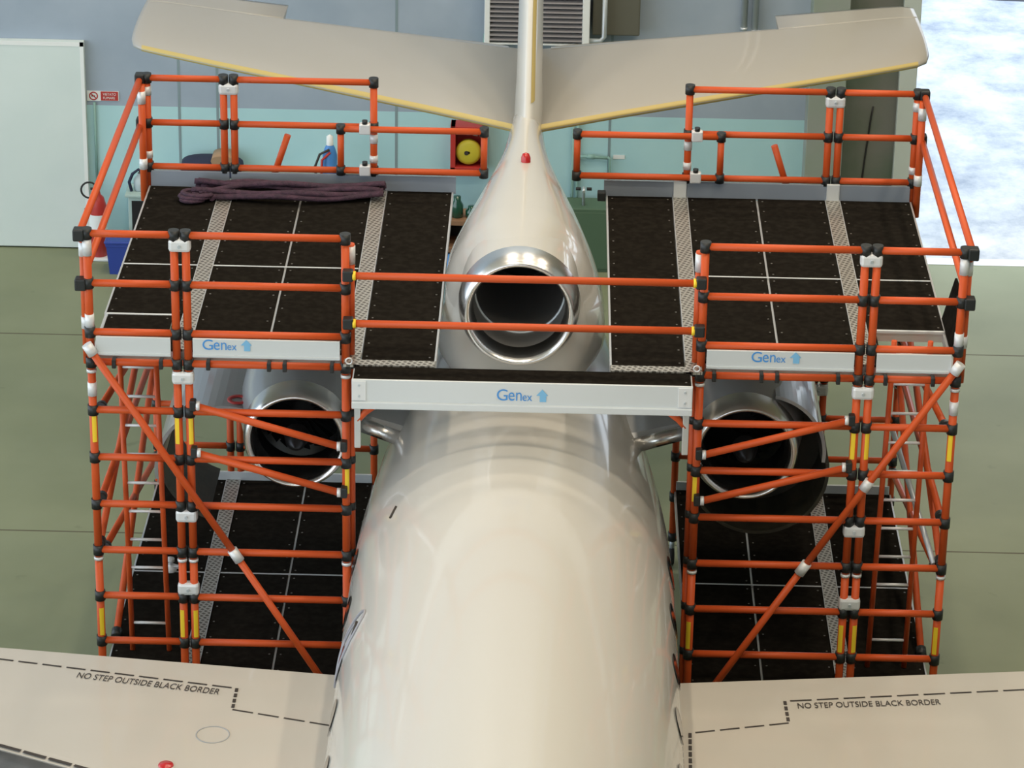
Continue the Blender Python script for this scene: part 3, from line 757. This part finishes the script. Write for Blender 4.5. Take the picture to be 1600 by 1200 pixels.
# ------------------------------------------------------------------ things along the back wall
# louvred heater
H = Thing('wall_heater', 'grey louvred air heater hung high on the wall behind the fin', 'heater', (-.05, WY - .25, 3.25))
H.part('casing', MB().box((-.72, WY - .52, 3.27), (-.645, WY - .02, 4.3), .01).box((.60, WY - .52, 3.27), (.70, WY - .02, 4.3), .01).box((-.72, WY - .52, 3.255), (.70, WY - .02, 3.275)).box((-.72, WY - .1, 3.27), (.7, WY - .02, 4.3)).box((-.72, WY - .52, 4.27), (.7, WY - .02, 4.32)), M['white'])
H.part('louvre_back', MB().box((-.645, WY - .45, 3.27), (.60, WY - .40, 4.27)), M['louvre_dark'])
for i in range(15):
    z = 3.31 + i * .066
    H.part('louvre', MB().prism([(-.645, WY - .53, z), (-.645, WY - .45, z + .028), (-.645, WY - .45, z + .036), (-.645, WY - .53, z + .010)], (1.245, 0, 0)), M['slats'])
for x in (-.70, .66):
    H.part('bracket', MB().box((x - .04, WY - .4, 3.16), (x + .04, WY, 3.25), .01).box((x + .03, WY - .3, 3.02), (x + .12, WY, 3.16), .01), M['tealpipe'])
H.part('duct', MB().path([(.70, WY - .42, 3.30), (.85, WY - .42, 3.30), (.90, WY - .42, 3.36), (.90, WY - .42, 4.3)], .035, 12), M['steel'])
solo('metal_box', MB().box((.74, WY - .30, 3.34), (1.38, WY - .005, 4.3), .02), M['ductgrey'], 'olive grey metal box on the wall right of the louvred heater', 'box', (1.06, WY - .15, 3.3))
for i, x in enumerate((2.80, 2.95)):
    solo('vertical_pipe', MB().tube((x, WY - .10, 3.42 - .03 * i), (x, WY - .10, 8), .045, 16).tube((x, WY - .1, 3.40 - .03 * i), (x, WY - .1, 3.44 - .03 * i), .05, 16).box((x - .02, WY - .1, 5), (x + .02, WY, 5.05)), M['steel'],
         ['shiny vertical pipe high on the wall, the one nearer the fin', 'shiny vertical pipe high on the wall, the one nearer the doorway'][i], 'pipe', (x, WY - .1, 3.4), 'twin pipes on the back wall')
# thin pipework on the teal wall
P_ = Thing('water_pipework', 'thin teal pipes with a branch running down the wall right of the tail', 'pipework', (.75, WY - .06, .9))
for pts in ([(.52, WY - .06, 2.0), (.52, WY - .06, .2)], [(.585, WY - .06, 2.0), (.585, WY - .06, .2)], [(.52, WY - .06, 1.52), (1.0, WY - .06, 1.50)], [(1.0, WY - .06, 1.51), (1.03, WY - .06, 1.49), (1.03, WY - .06, .2)]):
    P_.part('pipe', MB().path(pts, .022, 10), M['tealpipe'])
P_.part('valve', MB().tube((.72, WY - .06, 1.515), (.82, WY - .06, 1.51), .035, 12), M['tealpipe'])
P_.part('label_plate', MB().box((1.08, WY - .01, 1.47), (1.24, WY - .004, 1.53)), M['white'])
# hose reel cabinet
HC = Thing('hose_reel_cabinet', 'red open-fronted cabinet with a yellow hose reel on the teal wall', 'hose cabinet', (-.92, WY - .15, 1.3))
HC.part('body', MB().box((-1.17, WY - .30, 1.33), (-1.10, WY, 1.99), .006).box((-.74, WY - .30, 1.33), (-.67, WY, 1.99), .006).box((-1.17, WY - .30, 1.33), (-.67, WY, 1.40), .006).box((-1.17, WY - .30, 1.90), (-.67, WY, 1.99), .006).box((-1.15, WY - .04, 1.35), (-.69, WY - .01, 1.95)), M['red'])
HC.part('hose', MB().rev((-.92, WY - .26, 1.60), (0, 1, 0), [(0, .02), (0, .13), (.02, .175), (.10, .175), (.12, .13), (.12, .02)], 32), M['hoseyellow'], None, 'yellow coiled hose')
HC.part('hub', MB().tube((-.95, WY - .275, 1.60), (-.95, WY - .255, 1.60), .03, 14), M['mark'])
HC.part('nozzle', MB().path([(-.80, WY - .2, 1.84), (-.87, WY - .22, 1.87), (-.95, WY - .2, 1.86)], .02, 8), M['steel'])
solo('conduit', MB().tube((-6.10, WY - .03, .9), (-6.10, WY - .03, 2.14), .018, 10), M['tealpipe'], 'thin vertical conduit running down from the warning sign', 'conduit', (-6.10, WY - .03, .9))
# sign
SG = Thing('warning_sign', 'small red and white no smoking warning sign on the wall edge', 'sign', (-5.98, WY - .01, 2.15))
SG.part('panel', MB().box((-6.02, WY - .014, 2.16), (-5.76, WY - .004, 2.30)).box((-6.20, WY - .014, 2.155), (-6.02, WY - .004, 2.30)), M['white'])
SG.part('red_field', MB().box((-6.01, WY - .017, 2.165), (-5.77, WY - .0145, 2.295)), M['red'])
SG.part('lettering', text_mb('VIETATO\nFUMARE', (-5.98, WY - .018, 2.185), (1, 0, 0), (0, 0, 1), .18, .09), M['white'], fixn=False)
SG.part('prohibition_ring', MB().rev((-6.11, WY - .016, 2.228), (0, 1, 0), [(0, .062), (-.002, .062), (-.002, .046), (0, .046)], 28).prism([(-6.15, WY - .018, 2.255), (-6.14, WY - .018, 2.265), (-6.07, WY - .018, 2.2), (-6.08, WY - .018, 2.19)], (0, -.001, 0)), M['red'])
SG.part('symbol', MB().box((-6.14, WY - .0175, 2.22), (-6.09, WY - .0155, 2.235)), M['mark'])
# wheeled extinguisher
EX = Thing('fire_extinguisher', 'red fire extinguisher with white label and black hose loop by the white door', 'fire extinguisher', (-6.05, 13.75, 0))
ex = (-6.05, 13.75)
EX.part('cylinder', MB().rev((*ex, .03), (0, 0, 1), [(0, .10), (.02, .12), (.75, .12), (.86, .09), (.90, .05), (.95, .04)], 28), M['red'])
EX.part('label_band', MB().rev((*ex, .42), (0, 0, 1), [(0, .122), (.24, .122)], 28), M['white'], None, 'white label', fixn=False)
EX.part('base', MB().box((ex[0] - .17, ex[1] - .17, 0), (ex[0] + .17, ex[1] + .17, .04), .01), M['white'])
EX.part('valve', MB().tube((*ex, .95), (*ex, 1.03), .03, 12).box((ex[0] - .09, ex[1] - .015, 1.0), (ex[0] + .03, ex[1] + .015, 1.03), .005), M['mark'])
EX.part('hose', MB().path([(ex[0] - .09 + .115 * math.cos(a), ex[1] - .10, 1.03 + .115 * math.sin(a)) for a in [.3 + i * .3 for i in range(20)]] + [(ex[0] - .16, ex[1] - .12, .75)], .014, 8), M['rubber'])
# blue bin
BN = Thing('waste_bin', 'blue plastic waste bin on the floor behind the tower, beside the extinguisher', 'bin', (-5.69, 13.25, 0))
BN.part('body', MB().loft([ [(-5.69 + sx_ * w, 13.25 + sy_ * w, z) for sx_, sy_ in ((-1, -1), (1, -1), (1, 1), (-1, 1))] for w, z in ((.13, 0), (.165, .42), (.175, .42), (.175, .46))], sm=False), M['blue'])
BN.part('lid', MB().box((-5.88, 13.06, .46), (-5.50, 13.44, .50), .012), M['blue'])
# cabinet with a jug on it
CB = Thing('tool_cabinet', 'pale teal cabinet with a dark open front against the wall', 'cabinet', (-5.3, 13.95, 0))
CB.part('carcass', MB().box((-5.62, 13.72, 0), (-4.95, 14.12, .92), .01).box((-5.66, 13.68, .92), (-4.92, 14.15, .96), .008), mat('pale_teal_cabinet', (.38, .50, .47), .5))
CB.part('opening', MB().box((-5.57, 13.71, .1), (-5.0, 13.722, .86)), M['dark'])
JG = Thing('jug', 'grey plastic jug with dark handle on the pale teal cabinet', 'jug', (-5.46, 13.9, .96))
JG.part('body', MB().rev((-5.46, 13.9, .96), (0, 0, 1), [(0, .08), (.02, .10), (.16, .10), (.22, .05), (.25, .04)], 24), mat('grey_plastic', (.42, .50, .52), .4))
JG.part('handle', MB().path([(-5.58, 13.82, .97), (-5.61, 13.82, 1.10), (-5.56, 13.82, 1.22), (-5.48, 13.84, 1.28), (-5.40, 13.84, 1.20)], .022, 8), M['navy'])
# workbench and things on it
WB = Thing('workbench', 'long workbench with teal top against the wall behind the scaffold', 'workbench', (-3.6, 13.9, 0))
WB.part('top', MB().box((-4.86, 13.62, 1.17), (-2.4, 14.15, 1.22), .008), mat('bench_top', (.30, .40, .36), .5))
for x in (-4.78, -2.5):
    for y in (13.7, 14.08): WB.part('leg', MB().box((x - .03, y - .03, 0), (x + .03, y + .03, 1.17)), M['tealpipe'])
TBG = Thing('tool_bag', 'navy and tan tool bag lying on the workbench behind the rails', 'bag', (-4.5, 13.85, 1.22))
TBG.part('body', MB().loft([ring(y, w, 1.225 + h * 1.35, 1.222, 24, 2.6, -4.46) for y, w, h in ((13.70, .36, .10), (13.74, .42, .16), (13.95, .43, .20), (14.05, .40, .14), (14.08, .34, .1))]), M['navy'])
TBG.part('flap', MB().loft([ring(y, .16, 1.545, 1.40, 18, 2.4, -4.30) for y in (13.70, 13.85, 14.04)]), M['tan'])
CY = Thing('gas_cylinder', 'slim blue gas cylinder with white cap and dark hoses by the wall', 'gas cylinder', (-2.78, 13.8, 0))
CY.part('cylinder', MB().rev((-2.80, 13.45, 0), (0, 0, 1), [(0, .10), (1.70, .10), (1.80, .07), (1.86, .035)], 24), M['gasblue'])
CY.part('cap', MB().rev((-2.80, 13.45, 1.84), (0, 0, 1), [(0, .05), (.12, .045), (.15, .001)], 16), M['white'])
CY.part('hose', MB().path([(-2.80, 13.36, 1.8), (-2.93, 13.33, 1.74), (-3.0, 13.33, 1.55), (-2.96, 13.33, 1.3), (-3.0, 13.33, .9)], .018, 8), M['mark'])
CY.part('hose', MB().path([(-2.79, 13.36, 1.76), (-2.90, 13.32, 1.66), (-2.91, 13.32, 1.4), (-2.86, 13.33, .9)], .018, 8), M['red'])
# shelving with bottles between the tower and the tail
SH = Thing('shelf_rack', 'low wooden shelf rack by the wall beside the tail', 'shelf', (-.85, 13.7, 0))
for z in (.30, .70): SH.part('shelf', MB().box((-1.3, 13.45, z), (-.35, 13.95, z + .07), .005), M['wood'])
for x in (-1.27, -.38): SH.part('upright', MB().box((x - .03, 13.47, 0), (x + .03, 13.93, .70)), M['wood'])
SH.part('back_panel', MB().box((-1.3, 13.93, 0), (-.35, 13.95, .70)), M['dark'])
for i, (x, h) in enumerate(((-1.06, .30), (-.86, .16))):
    b = solo('bottle', MB().rev((x, 13.62, .77), (0, 0, 1), [(0, .07), (.01, .085), (h * .6, .085), (h * .8, .05), (h, .05), (h, .001)], 20), M['bottle'], ['taller dark green bottle on the shelf rack beside the tail', 'shorter dark green bottle on the shelf rack beside the tail'][i], 'bottle', (x, 13.62, .77), 'green bottles on the shelf rack')
solo('blue_canister', MB().rev((-1.14, 13.2, 0), (0, 0, 1), [(0, .11), (.25, .11), (.30, .07), (.36, .06), (.36, .001)], 20), M['gasblue'], 'small blue canister on the floor in front of the shelf rack', 'canister', (-1.14, 13.2, 0))
GC = Thing('green_cabinet', 'low dark green steel cabinet by the wall right of the tail', 'cabinet', (1.2, 13.85, 0))
GC.part('body', MB().box((.40, 13.6, 0), (2.2, 14.06, .93), .01), M['green'])
GC.part('door', MB().box((.42, 13.585, .05), (1.28, 13.6, .88), .004), M['green'])
GC.part('door', MB().box((1.32, 13.585, .05), (2.18, 13.6, .88), .004), M['green'])
TP = Thing('wall_tap', 'small chrome tap with black handles standing on the green cabinet', 'tap', (.68, 13.75, .93))
TP.part('spout', MB().path([(.68, 13.75, .93), (.68, 13.75, 1.15), (.68, 13.68, 1.21), (.68, 13.6, 1.18)], .022, 10), M['steel'])
TP.part('handle', MB().tube((.57, 13.75, 1.17), (.64, 13.75, 1.17), .022, 10).tube((.72, 13.75, 1.17), (.79, 13.75, 1.17), .022, 10), M['rubber'])

# ------------------------------------------------------------------ light
w = bpy.data.worlds.new('world'); SC.world = w; w.use_nodes = True
bg = w.node_tree.nodes['Background']; bg.inputs[0].default_value = (.80, .90, 1.0, 1); bg.inputs[1].default_value = 2.5
def area(name, loc, target, sx_, sy_, energy, col):
    l = bpy.data.lights.new(name, 'AREA'); l.shape = 'RECTANGLE'; l.size = sx_; l.size_y = sy_; l.energy = energy; l.color = col
    o = bpy.data.objects.new(name, l); COL.objects.link(o); o.location = loc
    o.rotation_euler = (Vector(target) - Vector(loc)).to_track_quat('-Z', 'Y').to_euler(); return o
for x in (-3, 3, 9):
    for y in (-14, -5, 4, 11):
        area('ceiling_lamp', (x, y, 19.5), (x, y, 0), .7, 1.6, 375, (1., .86, .68))
SC.view_settings.view_transform = 'Standard'; SC.view_settings.look = 'None'; SC.view_settings.gamma = 1; SC.view_settings.exposure = .14
SC.view_settings.use_curve_mapping = False
SC.cycles.use_denoising = True
